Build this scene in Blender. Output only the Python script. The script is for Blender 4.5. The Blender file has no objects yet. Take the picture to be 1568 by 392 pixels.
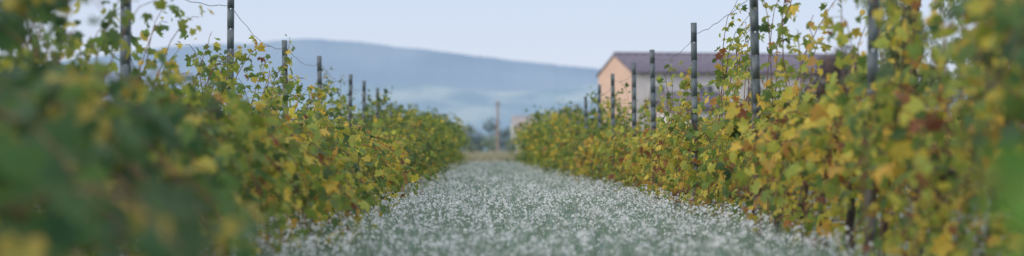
import bpy, math, numpy as np
from mathutils import Vector
rng=np.random.default_rng(7)
sc=bpy.context.scene
sc.view_settings.view_transform='Standard'
sc.view_settings.look='None'
sc.view_settings.exposure=0

# ------------------------------------------------------------------ helpers
def link(o,parent=None):
    sc.collection.objects.link(o)
    if parent: o.parent=parent
    return o
def empty(name,loc=(0,0,0)):
    e=bpy.data.objects.new(name,None); e.location=loc; e.empty_display_size=.2
    return link(e)
def mesh_np(name,V,F,mat,parent=None,col=None,smooth=False):
    V=np.asarray(V,dtype=np.float32); F=np.asarray(F,dtype=np.int32)
    me=bpy.data.meshes.new(name)
    me.vertices.add(len(V)); me.vertices.foreach_set('co',V.ravel())
    k=F.shape[1]
    me.loops.add(F.size); me.loops.foreach_set('vertex_index',F.ravel())
    me.polygons.add(len(F)); me.polygons.foreach_set('loop_start',np.arange(0,F.size,k,dtype=np.int32))
    me.update(calc_edges=True); me.validate()
    if col is not None:
        a=me.color_attributes.new('Col','FLOAT_COLOR','POINT')
        c=np.ones((len(V),4),dtype=np.float32); c[:,:3]=col
        a.data.foreach_set('color',c.ravel())
    if smooth: me.polygons.foreach_set('use_smooth',np.ones(len(F),dtype=bool))
    me.materials.append(mat)
    return link(bpy.data.objects.new(name,me),parent)

class Acc:
    def __init__(s): s.V=[];s.F=[];s.C=[];s.n=0
    def add(s,V,F,C=None):
        s.V.append(V); s.F.append(np.asarray(F)+s.n); s.n+=len(V)
        if C is not None: s.C.append(C)
    def make(s,name,mat,parent=None,smooth=False):
        return mesh_np(name,np.vstack(s.V),np.vstack(s.F),mat,parent,np.vstack(s.C) if s.C else None,smooth)

def tube(acc,P,r,k=4,col=None):
    P=np.asarray(P,float); n=len(P); r=np.broadcast_to(np.asarray(r,float),(n,))
    T=np.gradient(P,axis=0); T/=np.linalg.norm(T,axis=1)[:,None]+1e-9
    ref=np.array([1,0,0]) if abs(T[:,0]).mean()<.7 else np.array([0,0,1])
    A=np.cross(T,ref); A/=np.linalg.norm(A,axis=1)[:,None]+1e-9
    B=np.cross(T,A)
    a=np.arange(k)/k*2*math.pi
    V=(P[:,None]+r[:,None,None]*(np.cos(a)[None,:,None]*A[:,None]+np.sin(a)[None,:,None]*B[:,None])).reshape(-1,3)
    i=np.arange(n-1)[:,None]*k; j=np.arange(k)[None]; j2=(j+1)%k
    F=np.stack([i+j,i+j2,i+k+j2,i+k+j],-1).reshape(-1,4)
    acc.add(V,F,None if col is None else np.tile(col,(len(V),1)))

def box(acc,c,s,rz=0):
    x,y,z=np.array(s)/2
    V=np.array([[-x,-y,-z],[x,-y,-z],[x,y,-z],[-x,y,-z],[-x,-y,z],[x,-y,z],[x,y,z],[-x,y,z]],float)
    if rz:
        R=np.array([[math.cos(rz),-math.sin(rz),0],[math.sin(rz),math.cos(rz),0],[0,0,1]]); V=V@R.T
    acc.add(V+np.array(c),[[0,3,2,1],[4,5,6,7],[0,1,5,4],[1,2,6,5],[2,3,7,6],[3,0,4,7]])

def instances(base,faces,pos,nrm,tip,scale,colors,edge=None,edgemul=(1,1,1)):
    n=nrm/(np.linalg.norm(nrm,axis=1)[:,None]+1e-9)
    t=tip-(tip*n).sum(1)[:,None]*n; t/=np.linalg.norm(t,axis=1)[:,None]+1e-9
    x=np.cross(t,n)
    R=np.stack([x,t,n],-1)
    S=np.asarray(scale)
    if S.ndim==1: S=S[:,None].repeat(3,1)
    V=np.einsum('nij,vj,nj->nvi',R,base,S) + pos[:,None]
    m=len(base)
    F=(np.asarray(faces)[None]+ (np.arange(len(pos))*m)[:,None,None]).reshape(-1,len(faces[0]))
    C=np.repeat(colors[:,None],m,1)
    if edge is not None:
        mul=1+(np.array(edgemul)-1)[None,:]*edge[:,None]
        C=C*mul[None]
    return V.reshape(-1,3),F,C.reshape(-1,3)

# ------------------------------------------------------------------ materials
def new_mat(name):
    m=bpy.data.materials.new(name); m.use_nodes=True
    nt=m.node_tree; return m,nt,nt.nodes['Principled BSDF']
def leaf_mat(name,trans=.45,rough=.55,spot=True):
    m,nt,b=new_mat(name); N=nt.nodes;L=nt.links
    a=N.new('ShaderNodeVertexColor'); a.layer_name='Col'
    src=a.outputs['Color']
    if spot:
        no=N.new('ShaderNodeTexNoise'); no.inputs['Scale'].default_value=45; no.inputs['Detail'].default_value=3
        geo=N.new('ShaderNodeNewGeometry'); L.new(geo.outputs['Position'],no.inputs['Vector'])
        mr=N.new('ShaderNodeMapRange'); mr.inputs[1].default_value=.60; mr.inputs[2].default_value=.74
        mr.inputs[3].default_value=0; mr.inputs[4].default_value=.55
        L.new(no.outputs['Fac'],mr.inputs[0])
        mx=N.new('ShaderNodeMixRGB'); mx.inputs[2].default_value=(.20,.13,.05,1)
        L.new(mr.outputs[0],mx.inputs[0]); L.new(src,mx.inputs[1]); src=mx.outputs[0]
    L.new(src,b.inputs['Base Color']); b.inputs['Roughness'].default_value=rough
    b.inputs['Specular IOR Level'].default_value=.4
    t=N.new('ShaderNodeBsdfTranslucent'); L.new(src,t.inputs['Color'])
    ms=N.new('ShaderNodeMixShader'); ms.inputs[0].default_value=trans
    L.new(b.outputs[0],ms.inputs[1]); L.new(t.outputs[0],ms.inputs[2])
    L.new(ms.outputs[0],N['Material Output'].inputs['Surface'])
    return m
def noise_mat(name,c1,c2,scale=5,detail=5,rough=.8,metal=0,bump=0,c3=None,stretch=None,lo=.35,hi=.65):
    m,nt,b=new_mat(name);N=nt.nodes;L=nt.links
    geo=N.new('ShaderNodeNewGeometry'); mp=N.new('ShaderNodeMapping')
    L.new(geo.outputs['Position'],mp.inputs['Vector'])
    if stretch: mp.inputs['Scale'].default_value=stretch
    no=N.new('ShaderNodeTexNoise'); no.inputs['Scale'].default_value=scale; no.inputs['Detail'].default_value=detail
    L.new(mp.outputs[0],no.inputs['Vector'])
    r=N.new('ShaderNodeValToRGB'); r.color_ramp.elements[0].position=lo; r.color_ramp.elements[1].position=hi
    r.color_ramp.elements[0].color=(*c1,1); r.color_ramp.elements[1].color=(*c2,1)
    if c3: e=r.color_ramp.elements.new((lo+hi)/2); e.color=(*c3,1)
    L.new(no.outputs['Fac'],r.inputs[0]); L.new(r.outputs[0],b.inputs['Base Color'])
    b.inputs['Roughness'].default_value=rough; b.inputs['Metallic'].default_value=metal
    if bump:
        bp=N.new('ShaderNodeBump'); bp.inputs['Strength'].default_value=bump; L.new(no.outputs['Fac'],bp.inputs['Height']); L.new(bp.outputs[0],b.inputs['Normal'])
    return m
M_leaf=leaf_mat('vine_leaf_mat'); M_cane=noise_mat('cane_mat',(.12,.06,.035),(.24,.14,.08),30)
M_trunk=noise_mat('vine_bark_mat',(.03,.022,.018),(.10,.075,.055),25,bump=.6,stretch=(1,1,.3))
M_grass=leaf_mat('grass_mat',.35,.6,False); M_flower=leaf_mat('white_flower_mat',.3,.7,False)
M_tree=leaf_mat('tree_foliage_mat',.3,.6,False)
M_bark=noise_mat('tree_bark_mat',(.05,.035,.025),(.13,.10,.075),8,bump=.5)
M_steel=noise_mat('galvanised_steel_mat',(.085,.11,.13),(.16,.19,.215),14,rough=.6,metal=.2,c3=(.12,.15,.17),stretch=(3,3,.7))
M_rust=noise_mat('rusty_steel_mat',(.11,.065,.045),(.14,.155,.165),9,rough=.8,metal=.1,c3=(.125,.105,.09),stretch=(3,3,.8))
M_wire=noise_mat('wire_mat',(.07,.07,.075),(.14,.13,.12),20,rough=.6,metal=.3)

# ------------------------------------------------------------------ camera
H_CAM=.68; FP=3880.
cam=bpy.data.cameras.new('camera'); co=bpy.data.objects.new('camera',cam); link(co)
cam.sensor_width=36; cam.lens=36*FP/1568; cam.clip_start=.1; cam.clip_end=20000
co.location=(0,0,H_CAM); yaw=math.atan(32/FP); pitch=math.atan(36/FP)
co.rotation_euler=(math.pi/2+pitch,0,-yaw)
cam.dof.use_dof=True; cam.dof.focus_distance=22.5; cam.dof.aperture_fstop=1.8
sc.camera=co

# ------------------------------------------------------------------ light: hazy, high thin overcast with a low veiled sun
EL=math.radians(22); AZ=math.atan2(-.90,-.45)
w=bpy.data.worlds.new('World'); sc.world=w; w.use_nodes=True
nt=w.node_tree; bg=nt.nodes['Background']; N=nt.nodes; L=nt.links
sky=N.new('ShaderNodeTexSky'); sky.sky_type='NISHITA'; sky.sun_disc=False
sky.sun_elevation=EL; sky.sun_rotation=AZ%(2*math.pi); sky.air_density=1.0; sky.dust_density=.6; sky.ozone_density=2.5
tc=N.new('ShaderNodeTexCoord'); sp=N.new('ShaderNodeSeparateXYZ'); L.new(tc.outputs['Generated'],sp.inputs[0])
cr=N.new('ShaderNodeValToRGB'); e=cr.color_ramp.elements
e[0].position=0; e[0].color=(.57,.61,.71,1); e[1].position=1; e[1].color=(1,1,1,1)
q=e.new(.06); q.color=(.50,.57,.72,1)
q=e.new(.30); q.color=(.80,.85,.92,1)
L.new(sp.outputs['Z'],cr.inputs[0])
vm=N.new('ShaderNodeVectorMath'); vm.operation='SCALE'; vm.inputs['Scale'].default_value=1.34/.12
L.new(cr.outputs[0],vm.inputs[0])
mxw=N.new('ShaderNodeMixRGB'); mxw.inputs[0].default_value=.85
L.new(sky.outputs[0],mxw.inputs[1]); L.new(vm.outputs[0],mxw.inputs[2])
L.new(mxw.outputs[0],bg.inputs['Color']); bg.inputs['Strength'].default_value=.12
sl=bpy.data.lights.new('sun','SUN'); sl.energy=1.4; sl.angle=math.radians(18); sl.color=(1,.86,.72)
so=bpy.data.objects.new('sun',sl); link(so)
d=Vector((math.sin(AZ)*math.cos(EL),math.cos(AZ)*math.cos(EL),math.sin(EL)))
so.rotation_euler=d.to_track_quat('Z','Y').to_euler()

# ------------------------------------------------------------------ ground
m,gnt,b=new_mat('ground_mat');N=gnt.nodes;L=gnt.links
geo=N.new('ShaderNodeNewGeometry')
n1=N.new('ShaderNodeTexNoise'); n1.inputs['Scale'].default_value=2.5;n1.inputs['Detail'].default_value=8; L.new(geo.outputs['Position'],n1.inputs['Vector'])
n2=N.new('ShaderNodeTexNoise'); n2.inputs['Scale'].default_value=.02;n2.inputs['Detail'].default_value=4; L.new(geo.outputs['Position'],n2.inputs['Vector'])
r1=N.new('ShaderNodeValToRGB'); r1.color_ramp.elements[0].color=(.08,.10,.065,1); r1.color_ramp.elements[1].color=(.15,.19,.14,1)
r1.color_ramp.elements[0].position=.35; r1.color_ramp.elements[1].position=.65
r2=N.new('ShaderNodeValToRGB'); r2.color_ramp.elements[0].color=(.13,.17,.09,1); r2.color_ramp.elements[1].color=(.28,.24,.15,1)
r2.color_ramp.elements[0].position=.4; r2.color_ramp.elements[1].position=.6
L.new(n1.outputs['Fac'],r1.inputs[0]); L.new(n2.outputs['Fac'],r2.inputs[0])
sx=N.new('ShaderNodeSeparateXYZ'); L.new(geo.outputs['Position'],sx.inputs[0])
mr=N.new('ShaderNodeMapRange'); mr.inputs[1].default_value=110; mr.inputs[2].default_value=125; L.new(sx.outputs['Y'],mr.inputs[0])
mx=N.new('ShaderNodeMixRGB'); L.new(mr.outputs[0],mx.inputs[0]); L.new(r1.outputs[0],mx.inputs[1]); L.new(r2.outputs[0],mx.inputs[2])
L.new(mx.outputs[0],b.inputs['Base Color']); b.inputs['Roughness'].default_value=.95
M_ground=m
mesh_np('ground',[[-7000,-300,0],[7000,-300,0],[7000,9000,0],[-7000,9000,0]],[[0,1,2,3]],M_ground)

# ------------------------------------------------------------------ hills
def hill(name,y0,prof,c1,c2,depth,bump,seed,scale,lo=.35,hi=.65):
    xs=np.linspace(prof[0][0],prof[-1][0],400); zs=np.interp(xs,[p[0] for p in prof],[p[1] for p in prof])
    r=np.random.default_rng(seed)
    kern=np.hanning(15);kern/=kern.sum(); zs=np.convolve(np.pad(zs,7,'edge'),kern,'valid')
    for q in range(1,9):
        zs+=bump/q*np.sin(xs/(prof[-1][0]-prof[0][0])*2*math.pi*q*4.3+r.uniform(0,6))
    zs+=r.normal(size=len(zs))*bump*.35
    zs=np.maximum(zs,1)
    nr=30; V=[]
    for j in range(nr):
        t=j/(nr-1); s=math.sin(t*math.pi/2)**1.3
        wob=1+.10*np.sin(xs/scale+j*.9)*(1-t)*t*4
        V.append(np.stack([xs,np.full_like(xs,y0+t*depth),zs*s*wob-.5],-1))
    V.append(np.stack([xs,np.full_like(xs,y0+depth*2.2),np.full_like(xs,-1)],-1))
    V=np.vstack(V); n=len(xs)
    i=np.arange(nr)[:,None]*n; j=np.arange(n-1)[None]
    F=np.stack([i+j,i+j+1,i+n+j+1,i+n+j],-1).reshape(-1,4)
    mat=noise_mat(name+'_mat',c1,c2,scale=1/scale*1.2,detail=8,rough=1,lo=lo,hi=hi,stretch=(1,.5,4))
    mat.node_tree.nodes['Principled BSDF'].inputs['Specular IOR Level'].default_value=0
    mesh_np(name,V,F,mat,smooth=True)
def px(x,y,dist): return ((x-752)/FP*dist,(232-y)/FP*dist)
D1=5000
pr=[(-400,150),(-100,120),(100,98),(250,80),(330,74),(400,70),(480,64),(560,68),(640,76),(720,88),(800,97),(870,103),(930,107),(1050,112),(1200,120),(1500,135),(1900,160)]
hill('distant_hill',4200,[px(a,b_,D1) for a,b_ in pr],(.235,.325,.45),(.275,.365,.485),800,1.4,3,300)  # blue aerial haze painted into the hill's base colours
D2=3000
pr=[(-400,175),(100,165),(350,158),(480,140),(560,130),(640,128),(720,138),(800,140),(900,130),(1000,135),(1200,150),(1900,180)]
hill('low_foothill',2500,[px(a,b_,D2) for a,b_ in pr],(.235,.335,.44),(.33,.42,.49),500,1.2,9,90,.42,.60)  # field patches, with paler distance haze mixed into both colours

# ------------------------------------------------------------------ generic foliage trees
RH=np.array([[0,0,0],[.32,.5,.05],[0,1,-.06],[-.32,.5,.05]]); RHF=[[0,1,2,3]]
def foliage_cloud(centers,radii,n,size,pal,r,flat=.75,hang=.3):
    k=r.integers(0,len(centers),n)
    u=r.normal(size=(n,3)); u/=np.linalg.norm(u,axis=1)[:,None]; rad=r.uniform(.35,1.08,n)**.6
    P=centers[k]+u*rad[:,None]*radii[k][:,None]*np.array([1,1,flat])
    nr=u+r.normal(size=(n,3))*.6+np.array([0,0,.4]); tp=r.normal(size=(n,3))+np.array([0,0,-hang*3])
    pal=np.array(pal); bri=r.uniform(.7,1.3,len(centers))
    t=r.random(n)[:,None]; C=(pal[0]*(1-t)+pal[1]*t)*bri[k][:,None]
    sel=r.random(n)<.12; C[sel]=pal[2]
    return instances(RH,RHF,P,nr,tp,size*r.uniform(.6,1.3,n),C)
def tree(name,x,y,h,rad,pal,n,size,seed,crown_lo=.3,hang=.3,nc=34):
    r=np.random.default_rng(seed); e=empty(name,(x,y,0))
    u=r.normal(size=(nc,3)); u/=np.linalg.norm(u,axis=1)[:,None]; q=r.random(nc)**.4
    cz=h*(1+crown_lo)/2
    cen=np.stack([u[:,0]*q*rad*.8,u[:,1]*q*rad*.8,cz+u[:,2]*q*h*(1-crown_lo)/2*.85],-1)
    rr=rad*r.uniform(.22,.42,nc)
    a=Acc(); a.add(*foliage_cloud(cen,rr,n,size,pal,r,hang=hang)); a.make('crown',M_tree,e)
    t=Acc(); zt=h*.7
    P=np.stack([np.sin(np.linspace(0,3,9))*.05*rad,np.cos(np.linspace(0,2,9))*.05*rad,np.linspace(-.1,zt,9)],-1)
    tube(t,P,np.linspace(.035*h,.012*h,9),8)
    for i in range(0,nc,2):
        s=P[int(r.integers(2,8))]; c=cen[i]; ts=np.linspace(0,1,6)[:,None]
        mid=(s+c)/2+np.array([0,0,-.1*rad]); B=(1-ts)**2*s+2*ts*(1-ts)*mid+ts**2*c
        tube(t,B,np.linspace(.012*h,.003*h,6),5)
    t.make('trunk',M_bark,e,True)
    return e
WP=[(.15,.21,.10),(.26,.33,.15),(.36,.40,.18)]
tree('willow_tree',14.9,90,8.5,2.0,WP,14000,.15,5,.12,1.0)
tree('plum_tree',16.2,120,5.9,1.9,[(.085,.065,.075),(.14,.105,.10),(.17,.15,.09)],9000,.14,8,.2)
tree('willow_tree',19,96,9,2.4,WP,13000,.17,12,.12,.8)

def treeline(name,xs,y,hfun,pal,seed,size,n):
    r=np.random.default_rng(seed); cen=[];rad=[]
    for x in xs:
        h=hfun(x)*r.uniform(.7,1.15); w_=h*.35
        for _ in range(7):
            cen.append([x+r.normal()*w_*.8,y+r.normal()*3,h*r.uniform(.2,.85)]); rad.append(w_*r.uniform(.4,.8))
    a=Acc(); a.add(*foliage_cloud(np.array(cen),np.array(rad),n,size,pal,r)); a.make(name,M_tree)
treeline('distant_trees',np.arange(-90,120,2.6),350,lambda x:4.8+.9*math.sin(x*.31)+(1.6 if -9<x<-1 else 0),[(.17,.25,.29),(.22,.30,.33),(.25,.34,.35)],3,.55,34000)  # palette tinted blue-grey to paint haze over the foliage
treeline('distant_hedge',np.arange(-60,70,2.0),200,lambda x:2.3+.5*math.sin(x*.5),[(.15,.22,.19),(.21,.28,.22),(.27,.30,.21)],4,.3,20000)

r=np.random.default_rng(21)
BL=np.array([[-.5,0,0],[.5,0,0],[.38,.55,.06],[-.38,.55,.06],[0,1,.25]]); BLF=[[0,1,2],[0,2,3],[3,2,4]]
def blades(n,x,y,h,wd,C,r,lean=.35,z0=0.):
    pos=np.stack([x,y,np.full(n,z0)],-1)
    tip=np.stack([r.normal(size=n)*lean,r.normal(size=n)*lean,np.ones(n)],-1)
    nr=np.stack([r.normal(size=n),r.normal(size=n),np.zeros(n)],-1)
    S=np.stack([wd,h,h],-1)
    return instances(BL,BLF,pos,nr,tip,S,C)
n=11000
C=np.array([.44,.40,.29])*r.uniform(.75,1.25,(n,1)); C[r.random(n)<.25]=np.array([.28,.33,.2])
a=Acc(); a.add(*blades(n,r.uniform(-9,9,n),r.uniform(113,120,n),r.uniform(.35,.85,n),np.full(n,.04),C,r)); a.make('dry_grass',M_grass)

# ------------------------------------------------------------------ utility pole, houses
M_wood=noise_mat('pole_wood_mat',(.28,.20,.18),(.36,.28,.25),6,stretch=(3,3,.3))
e=empty('utility_pole',((762-752)/FP*190,190,0)); a=Acc()
tube(a,[[0,0,-.2],[0,0,2],[0.02,0,4.5]],[.10,.085,.07],8); a.make('mast',M_wood,e,True)
a=Acc(); box(a,(0,-.1,4.2),(.46,.06,.06)); a.make('crossarm',M_wood,e)
a=Acc()
for x_ in(-.2,0.2): tube(a,[[x_,-.1,4.23],[x_,-.1,4.28],[x_,-.1,4.33]],[.025,.035,.02],6)
a.make('insulators',M_wire,e)

M_white=noise_mat('white_render_mat',(.55,.56,.58),(.66,.66,.68),3)
M_dark=noise_mat('window_glass_mat',(.10,.11,.13),(.14,.15,.17),2,rough=.2)
def house(name,loc,rz,Lx,Wy,eave,rise,M_gable,M_side,M_roof,over=.35,annex=True):
    e=empty(name,loc); e.rotation_euler=(0,0,rz)
    V=np.array([[0,0,0],[0,Wy,0],[0,Wy,eave],[0,Wy/2,eave+rise],[0,0,eave]],float)
    V2=V+np.array([Lx,0,0])
    me=bpy.data.meshes.new('gable_walls'); me.from_pydata([*map(tuple,V),*map(tuple,V2)],[],[(0,4,3,2,1),(5,6,7,8,9)]); me.materials.append(M_gable)
    link(bpy.data.objects.new('gable_walls',me),e)
    a=Acc(); a.add(np.array([[0,0,0],[Lx,0,0],[Lx,0,eave],[0,0,eave],[0,Wy,0],[Lx,Wy,0],[Lx,Wy,eave],[0,Wy,eave]],float),[[0,1,2,3],[5,4,7,6]]); a.make('side_walls',M_side,e)
    a=Acc(); sl=rise/(Wy/2); th=.12
    for s in (0,1):
        nrib=int(Lx/.5)
        y0,y1=(-over,Wy/2) if s==0 else (Wy+over,Wy/2)
        z0,z1=eave-sl*over+.03,eave+rise+.03
        ov=.06
        xx=np.linspace(-ov,Lx+ov,nrib*4+1); rp=.035*np.sin(np.arange(len(xx))*math.pi/2)
        T=np.concatenate([np.stack([xx,np.full_like(xx,y0),z0+th+rp],-1),np.stack([xx,np.full_like(xx,y1),z1+th+rp],-1)])
        B=T.copy(); B[:,2]=np.r_[np.full(len(xx),z0),np.full(len(xx),z1)]
        k=len(xx); i=np.arange(k-1)
        a.add(np.vstack([T,B]),np.vstack([np.stack([i,i+1,k+i+1,k+i],-1),np.stack([2*k+i,3*k+i,3*k+i+1,2*k+i+1],-1),
            np.stack([i,2*k+i,2*k+i+1,i+1],-1),[[0,k,3*k,2*k]],[[k-1,2*k-1,4*k-1,3*k-1]]]))
    a.make('roof',M_roof,e)
    a=Acc(); tube(a,[[-.04,Wy/2,eave+rise+.16],[Lx/2,Wy/2,eave+rise+.16],[Lx+.04,Wy/2,eave+rise+.16]],.1,8); a.make('ridge_tiles',M_roof,e)
    fr=Acc();gl=Acc()
    for lv in (1.0,3.4):
        if lv+1.2>eave: continue
        for i in range(int(Lx/3)):
            x_=1.6+i*3
            box(gl,(x_,-.012,lv+.6),(.9,.02,1.1))
            box(fr,(x_-.5,-.03,lv+.6),(.1,.06,1.3)); box(fr,(x_+.5,-.03,lv+.6),(.1,.06,1.3)); box(fr,(x_,-.03,lv+1.2),(.9,.06,.1)); box(fr,(x_,-.05,lv),(.9,.1,.1)); box(fr,(x_,-.028,lv+.6),(.05,.03,1.1))
    gl.make('windows',M_dark,e); fr.make('window_frames',M_white,e)
    if annex:
        a=Acc(); box(a,(3.2,-1.5,1.6),(3.6,2.99,3.2)); a.make('porch_walls',M_side,e)
        a=Acc(); V=np.array([[1.1,-3.3,3.15],[5.3,-3.3,3.15],[5.3,-.01,4.1],[1.1,-.01,4.1]]); V=np.vstack([V,V+[0,0,.15]])
        a.add(V,[[0,3,2,1],[4,5,6,7],[0,1,5,4],[1,2,6,5],[3,0,4,7]]); a.make('porch_roof',M_roof,e)
        a=Acc(); box(a,(3.2,-3.01,1.05),(.95,.04,2.1)); a.make('door',M_wood,e)
    return e
M_peach=noise_mat('peach_render_mat',(.62,.43,.35),(.69,.49,.40),1.5)
M_pale=noise_mat('pale_render_mat',(.55,.53,.54),(.61,.59,.60),1.2)
M_roof=noise_mat('roof_tile_mat',(.13,.12,.175),(.18,.16,.215),2.5,c3=(.155,.14,.195))
DH=150
house('farmhouse',((967-752)/FP*DH,DH,0),math.radians(11.7),15.5,8,4.85+.68-.15,1.1,M_peach,M_pale,M_roof)
house('white_cottage',(2.9,330,0),.05,6,5,4.1,1.0,M_white,M_white,noise_mat('pale_roof_mat',(.3,.28,.3),(.38,.35,.36),1),annex=False)

# ------------------------------------------------------------------ vineyard rows
half=[(.25,-.1,-.03),(.5,.12,-.12),(.35,.3,0),(.53,.6,-.14),(.25,.66,.02)]
LB=np.array([(0,.38,.05),(0,.06,0)]+half+[(0,1.05,-.2)]+[(-x,y,z) for x,y,z in half[::-1]])
LF=[[0,i,i+1] for i in range(1,12)]+[[0,12,1]]
LE=np.array([0.,.3]+[1,1,.6,1,.6]+[1.]+[.6,1,.6,1,1])
LB2=LB.copy(); LB2[:,2]=LB2[:,2]*-.6+.18*LB2[:,0]**2*2; LB3=LB.copy(); LB3[:,2]*=2.1
RT=[0,.2,.4,.55,.7,.82,.92,1.0]
RC=np.array([(.055,.12,.05),(.09,.18,.05),(.17,.265,.055),(.29,.37,.065),(.49,.47,.08),(.57,.44,.08),(.36,.19,.06),(.19,.08,.045)])
def leafcol(t):
    t=np.clip(t,0,1); return np.stack([np.interp(t,RT,RC[:,i]) for i in range(3)],-1)

def shoot_leaves(B,size,autumn,side,r,acc,step=.055,jit=.07,dark=1.0,cols=None):
    seg=np.linalg.norm(np.diff(B,axis=0),axis=1).sum(); n=max(3,int(seg/step))
    t=np.sort(r.random(n)); idx=t*(len(B)-1); i0=np.minimum(idx.astype(int),len(B)-2); f=(idx-i0)[:,None]
    P=B[i0]*(1-f)+B[i0+1]*f
    off=r.normal(size=(n,3))*jit; P=P+off
    P[:,2]=np.maximum(P[:,2],.06)
    nr=r.normal(size=(n,3))*.75+np.array([side*.55,-.25,.55])+off*4
    tp=r.normal(size=(n,3))*.55+np.array([0,0,-.8])+off*5
    sz=size*r.uniform(.45,1.2,n)*(1-.45*t**3)
    at=autumn+r.normal(size=n)*.18
    C=leafcol(at)*r.uniform(.75,1.25,(n,1))*dark if cols is None else cols[r.integers(0,len(cols),n)]*r.uniform(.8,1.2,(n,1))
    k=r.integers(0,3)
    acc.add(*instances((LB,LB2,LB3)[k],LF,P,nr,tp,sz,C,LE,(1.25,1.0,.8)))

def grape_row(side,X,H,HIN,HOUT,AUT,y0,y1,dens,lsize,r,full=True,tall=(),extra=(),pin=.45,skirt=0.):
    root=empty('grapevine_row',(0,0,0))
    leaves=Acc(); canes=Acc(); trunks=Acc()
    y=y0
    while y<y1:
        sp=1.05*r.uniform(.9,1.1)
        far=y>50
        ls=lsize*(1 if y<42 else min(1.9,1+(y-42)/45))
        h=np.interp(y,*H)*r.uniform(.84,1.14); hin=np.interp(y,*HIN)*r.uniform(.8,1.18); hout=np.interp(y,*HOUT)
        au=np.interp(y,*AUT)+r.normal()*.09
        zc=.55
        if full:
            z=np.linspace(-.05,zc,7); bx=r.normal()*.05;by=r.normal()*.08
            P=np.stack([X+bx*np.sin(z*5)+r.normal(size=7)*.008,y+by*z+.03*np.sin(z*7+bx*50),z],-1)
            if y<70: tube(trunks,P,np.linspace(.032,.02,7)*r.uniform(.8,1.2),7)
            for s in(-1,1):
                q=np.linspace(0,1,6); Pc=np.stack([X+.03*np.sin(q*4),y+s*q*.55,zc+.05*q+.03*np.sin(q*7)],-1)
                if y<70: tube(trunks,Pc,np.linspace(.018,.009,6),5)
        dn=dens if not far else dens*np.interp(y,[50,110],[.95,.55])
        ns=int(dn*sp)
        for _ in range(ns):
            ys=y+r.uniform(-.55,.55)
            inn=r.random()<pin
            o=(-side*hin if inn else side*hout)*r.uniform(0,1)**.8
            edge=abs(o)/max(hin if inn else hout,.01)
            u=r.random()
            basal=u<.28
            if basal: ze=r.uniform(.04,.42); zs=r.uniform(.12,.5)
            elif u<.64: ze=h*r.uniform(.72,.98)*(1-.25*edge); zs=zc+r.uniform(-.1,.1)
            else: ze=r.uniform(.25,h*.8); zs=zc+r.uniform(-.1,.1)
            if r.random()<.06 and y<48: ze=h*r.uniform(1.08,1.30); o*=.4; basal=False
            s0=np.array([X,ys,zs]); e0=np.array([X+o,ys+r.normal()*.22,ze])
            arch=(max(ze,zs+.1)+.10*edge*h) if not basal else max(zs,ze)+.08
            c0=np.array([X+o*.5,ys+r.normal()*.1,arch])
            t=np.linspace(0,1,8)[:,None]; B=(1-t)**2*s0+2*t*(1-t)*c0+t**2*e0
            B+=np.cumsum(r.normal(size=B.shape)*.008,axis=0)
            if y<52 and full: tube(canes,B,np.linspace(.0048,.0022,8),3)
            a_=au+r.normal()*.13-(.08 if ze>h*.8 else 0)
            shoot_leaves(B,ls,a_,-side,r,leaves,step=.052*(ls/lsize),jit=.055*(ls/lsize))
        if skirt and 8<y<48:
            for _ in range(int(11*sp*skirt)):
                ys=y+r.uniform(-.55,.55); o=-side*hin*r.uniform(.8,1.12)
                s0=np.array([X,ys,zc+.1]); e0=np.array([X+o,ys+r.normal()*.25,r.uniform(.06,.4)]); c0=np.array([X+o*r.uniform(.7,1.1),ys+r.normal()*.1,h*r.uniform(.75,1.05)])
                t=np.linspace(0,1,10)[:,None]; B=(1-t)**2*s0+2*t*(1-t)*c0+t**2*e0
                tube(canes,B,np.linspace(.0048,.0022,10),3)
                shoot_leaves(B[3:],ls,au+r.normal()*.13,-side,r,leaves,step=.036,jit=.07)
        y+=sp
    for (ty,tz,tx,dy) in tall:
        s0=np.array([X,ty,.7]); e0=np.array([X+tx,ty+dy,tz]); c0=np.array([X+tx*.2,ty+dy*.1,tz*.85])
        t=np.linspace(0,1,12)[:,None]; B=(1-t)**2*s0+2*t*(1-t)*c0+t**2*e0
        B+=np.cumsum(r.normal(size=B.shape)*.014,axis=0)
        tube(canes,B,np.linspace(.005,.002,12),4)
        shoot_leaves(B,lsize*.85,np.interp(ty,*AUT)-.02,-side,r,leaves,step=.045,jit=.04)
    for (A,Bp,Cp,n_,s_,cols) in extra:
        jj=.35 if A[1]>4 else .12
        for _ in range(n_):
            t=np.linspace(0,1,8)[:,None]; j=r.normal(size=(3,3))*np.array([.08,1,.09])*np.array([jj/.35,jj,jj/.35])
            B=(1-t)**2*(np.array(A)+j[0])+2*t*(1-t)*(np.array(Bp)+j[1])+t**2*(np.array(Cp)+j[2])
            tube(canes,B,.0035,3)
            shoot_leaves(B,s_,.1,-side,r,leaves,step=.06,jit=.06 if jj>.2 else .02,cols=np.array(cols))
    leaves.make('leaves',M_leaf,root)
    if canes.n: canes.make('canes',M_cane,root)
    if trunks.n: trunks.make('trunks',M_trunk,root,True)
    return root

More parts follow.
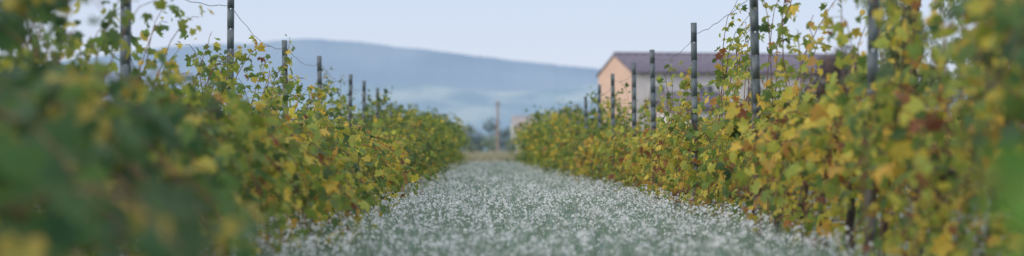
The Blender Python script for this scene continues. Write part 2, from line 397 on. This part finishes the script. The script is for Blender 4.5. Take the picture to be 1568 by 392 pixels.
def steel_post(x,y,h,r,rz):
    e=empty('vineyard_post',(x,y,0)); e.rotation_euler=(r.normal()*.010,r.normal()*.013,rz)
    up=Acc();lo=Acc()
    wd=.056;th=.003;hh=.010
    def plate(acc,z0,z1,x0,x1): box(acc,((x0+x1)/2,0,(z0+z1)/2),(x1-x0,th,z1-z0))
    for acc,za,zb in ((lo,-.05,.95),(up,.95,h)):
        z=za; k=za+.07
        while k<zb-.04:
            plate(acc,z,k,-wd/2,wd/2); plate(acc,k,k+hh,-wd/2,-.0045); plate(acc,k,k+hh,.0045,wd/2); z=k+hh; k+=.17
        plate(acc,z,zb,-wd/2,wd/2)
        for s in(-1,1):
            box(acc,(s*(wd/2-.0015),.021,(za+zb)/2),(.003,.039,zb-za)); box(acc,(s*(wd/2-.008),.042,(za+zb)/2),(.013,.003,zb-za))
    up.make('upper_profile',M_steel,e); lo.make('lower_profile',M_rust,e)
    hk=Acc()
    for zz in (h-.10,.95,.62):
        tube(hk,[[-.02,-.003,zz],[-.02,-.02,zz+.005],[.02,-.02,zz+.005],[.02,-.003,zz]],.003,4)
    hk.make('wire_hooks',M_wire,e)
    return e

XR,XL,HP=1.92,-2.19,1.88
posts_R=[2.2,7.6,12.85,18.1,23.8,29.6,34.0,39.6,44.9]+[44.9+5.4*i for i in range(1,12)]
posts_L=[3.2,9.2,15.1,21.2,27.2,32.5,39.0,43.4,48.5]+[48.5+5.6*i for i in range(1,11)]
def row_hardware(X,ys,r):
    tops=[]
    for y in ys:
        h=HP+r.normal()*.02-(.12 if y>50 else 0)+(.10 if y<22 else 0); steel_post(X,y,h,r,r.normal()*.15); tops.append(h)
    a=Acc()
    for i in range(len(ys)-1):
        sg=r.uniform(.05,.14)
        q=np.linspace(0,1,22); P=np.stack([np.full(22,X)+.01*np.sin(q*9),ys[i]+q*(ys[i+1]-ys[i]),(tops[i]-.1)*(1-q)+(tops[i+1]-.1)*q-4*sg*q*(1-q)+.006*np.sin(q*31)],-1)
        P[:,1]-=.02; tube(a,P,.0028,4)
        for zz in (.95,.62):
            q=np.linspace(0,1,10); P=np.stack([np.full(10,X),ys[i]+q*(ys[i+1]-ys[i])-.02,zz-.06*q*(1-q)],-1); tube(a,P,.0025,4)
    a.make('trellis_wires',M_wire)
row_hardware(XR,posts_R,np.random.default_rng(31)); row_hardware(XL,posts_L,np.random.default_rng(32))

G=[(.045,.12,.06),(.06,.15,.065),(.05,.12,.05),(.10,.20,.065),(.07,.16,.06),(.07,.16,.06),(.36,.34,.08)]
BR=[(.13,.34,.06),(.11,.30,.06),(.10,.24,.05)]
grape_row(-1,XL-.08,([0,11,14,18,30,36,45,60,75,105,112],[1.42,1.42,1.25,1.12,1.02,1.22,1.48,1.8,1.95,1.9,1.4]),
  ([0,10,16,24,35,45,100],[.95,1.1,1.25,1.2,1.2,1.25,1.4]),([0,100],[.45,.8]),([0,9,12,17,35,50,110],[.10,.20,.38,.50,.46,.36,.30]),
  5,112,34,.092,np.random.default_rng(41),pin=.62,skirt=.85,
  tall=((27.3,1.9,.15,-.2),(26.6,1.55,.1,.4),(23.5,1.62,.2,.5),(24.5,1.5,.1,-.5),(30.5,1.4,.3,-.3),(33.5,1.75,.1,.5),(38,1.6,.2,.3),(46,1.7,.3,.3),(47,1.7,.5,.1),(19.6,1.4,.3,-.5),(14.0,1.7,.2,.5),(13.2,1.8,.15,.2),(12.5,1.7,.1,.1),(11,1.6,.3,-.3),(17,1.4,.1,.3),(10,1.6,0,.2),(18.4,1.6,.1,.2),(16,1.6,.1,.1),(21.5,1.5,.1,.2)),
  extra=(((-1.7,7.6,.6),(-1.2,7.0,1.0),(-.72,6.8,.38),7,.12,G),((-1.7,6.6,.5),(-1.3,6.4,.9),(-.9,6.0,.5),6,.12,G),((-1.6,9.5,.6),(-1.2,9.3,.9),(-1.0,9.2,.4),7,.11,G),((-1.2,5.2,.3),(-.9,5.2,.75),(-.62,5.1,.5),3,.12,G),((-1.8,8.6,.9),(-1.6,8.5,1.4),(-1.4,8.2,1.1),7,.11,G)))
grape_row(1,XR+.12,([0,10,13,20,26,30,45,60,75,105,112],[1.65,1.52,1.32,1.28,1.24,1.14,1.40,1.8,1.95,1.9,1.4]),
  ([0,12,15,20,35,50,75,110],[.55,.5,.40,.34,.46,.85,1.15,1.4]),([0,50,110],[.45,.5,.9]),([0,9,13,25,38,50,110],[.36,.44,.57,.59,.48,.38,.32]),
  5,112,32,.088,np.random.default_rng(42),pin=.42,skirt=.18,
  tall=((22.8,1.9,.2,-1.2),(22.4,2.0,.1,-.5),(22,1.75,.25,-.6),(21.2,1.8,.1,-.2),(18.0,2.1,.15,-.5),(17.6,1.95,.1,-.3),(17.8,1.85,.25,-.7),(16.5,1.5,.1,0),(15,1.5,.2,.2),(27,1.55,.1,0),(30.5,1.4,.1,.2),(36,1.55,.2,0),(14,1.5,.2,0),(11.3,1.6,.1,.3),(10.3,1.7,.1,0),(9.8,1.6,.2,0),(10.6,1.5,.1,0),(9.2,1.5,.1,0)),
  extra=(((1.0,3.4,.50),(.8,3.1,.66),(.61,3.0,.60),4,.10,BR),((.9,3.3,.35),(.7,3.1,.55),(.57,3.0,.54),4,.10,BR),((1.9,8.2,.6),(1.75,8.0,1.4),(1.6,8.0,1.0),7,.11,G)))
for s,X in((-1,-6.3),(1,6.0),(-1,-10.4),(1,10.1)):
    grape_row(s,X,([0,40,110],[1.15,1.15,1.4]),([0,110],[.5,.8]),([0,110],[.5,.8]),([0,110],[.42,.38]),14 if abs(X)<8 else 30,100,9,.16,np.random.default_rng(50+int(X)),full=False)

e=Acc(); q=np.linspace(0,1,24)
P=np.stack([XR-.36+.02*np.sin(q*9),24.6+.16*np.cos(q*5.5),.22+.06*np.sin(q*11)+.02*q],-1); tube(e,P,.008,5)
P=np.stack([np.full(8,XR-.36),24.75+np.linspace(0,.06,8),np.linspace(.26,.05,8)],-1); tube(e,P,.006,5)
e.make('vine_twine',noise_mat('twine_mat',(.55,.55,.52),(.7,.7,.67),30))

# ------------------------------------------------------------------ grass & flowers
r=np.random.default_rng(77)
def pn(x,y,s): return (np.sin(x*2.1*s+y*.9*s)+np.sin(y*1.7*s-x*1.3*s+1)+np.sin(x*.7*s+y*2.9*s+2))/3
g=Acc()
for (ya,yb,den,hs,wd) in ((9,18,900,1,.005),(18,30,850,1,.006),(30,50,420,1.05,.010),(50,80,180,1.1,.018),(80,114,90,1.2,.03)):
    n=int((yb-ya)*5.2*den); x=r.uniform(-2.7,2.5,n); y=r.uniform(ya,yb,n)
    p=pn(x,y,1.0); keep=r.random(n)<.75+.35*p; x=x[keep];y=y[keep];p=p[keep]; n=len(x)
    C=np.array([.24,.325,.25])*(1+.26*p[:,None])*r.uniform(.65,1.35,(n,1))
    dry=r.random(n)<.10; C[dry]=np.array([.42,.43,.33])
    blue=r.random(n)<.4; C[blue]*=np.array([.95,1.05,1.26])
    h=(.13+.06*p)*hs*r.uniform(.5,1.6,n)
    g.add(*blades(n,x,y,h,np.full(n,wd)*r.uniform(.6,1.4,n),C,r,.55))
g.make('grass',M_grass)
st=Acc(); fl=Acc()
ang=np.arange(6)/6*2*math.pi
HX=np.array([[0,0,.0]]+[[math.cos(t),math.sin(t),.25] for t in ang]); HXF=[[0,i,i%6+1] for i in range(1,7)]
for (ya,yb,den,k,rad) in ((11,18,95,6,.0084),(18,30,88,6,.0084),(30,50,46,5,.0098),(50,80,18,4,.013),(80,112,10,4,.018)):
    n=int((yb-ya)*3.6*den); x=r.uniform(-1.75,1.85,n); y=r.uniform(ya,yb,n)
    keep=r.random(n)<np.clip(.44+.55*pn(x+3,y,.8)+.32*pn(x,y+5,3.1)+.14*np.abs(x),.06,1); x=x[keep];y=y[keep];n=len(x)
    h=r.uniform(.08,.30,n)
    C=np.array([.26,.34,.26])*r.uniform(.8,1.2,(n,1))
    pos=np.stack([x,y,np.zeros(n)],-1); lean=r.normal(size=(n,2))*.18
    tipd=np.column_stack([lean,np.ones(n)]); tipn=tipd/np.linalg.norm(tipd,axis=1)[:,None]
    nr=np.stack([r.normal(size=n)*.4,-np.ones(n),np.zeros(n)],-1)
    stem=np.array([[-.5,0,0],[.5,0,0],[.3,1,0],[-.3,1,0]])
    st.add(*instances(stem,[[0,1,2,3]],pos,nr,tipd,np.stack([np.full(n,rad*.32),h,h],-1),C))
    top=pos+tipn*h[:,None]
    P=np.repeat(top,k,0)+r.normal(size=(n*k,3))*np.array([.019,.019,.014])*(rad/.0084)**.8; m_=len(P)
    C=np.tile(np.array([.79,.82,.85]),(m_,1))*r.uniform(.8,1.05,(m_,1))
    fl.add(*instances(HX,HXF,P,r.normal(size=(m_,3))*.6+np.array([0,-.4,.7]),r.normal(size=(m_,3)),rad*r.uniform(.5,1.2,m_),C))
root=empty('white_wildflowers'); st.make('stems',M_grass,root); fl.make('blossoms',M_flower,root)
print('done')
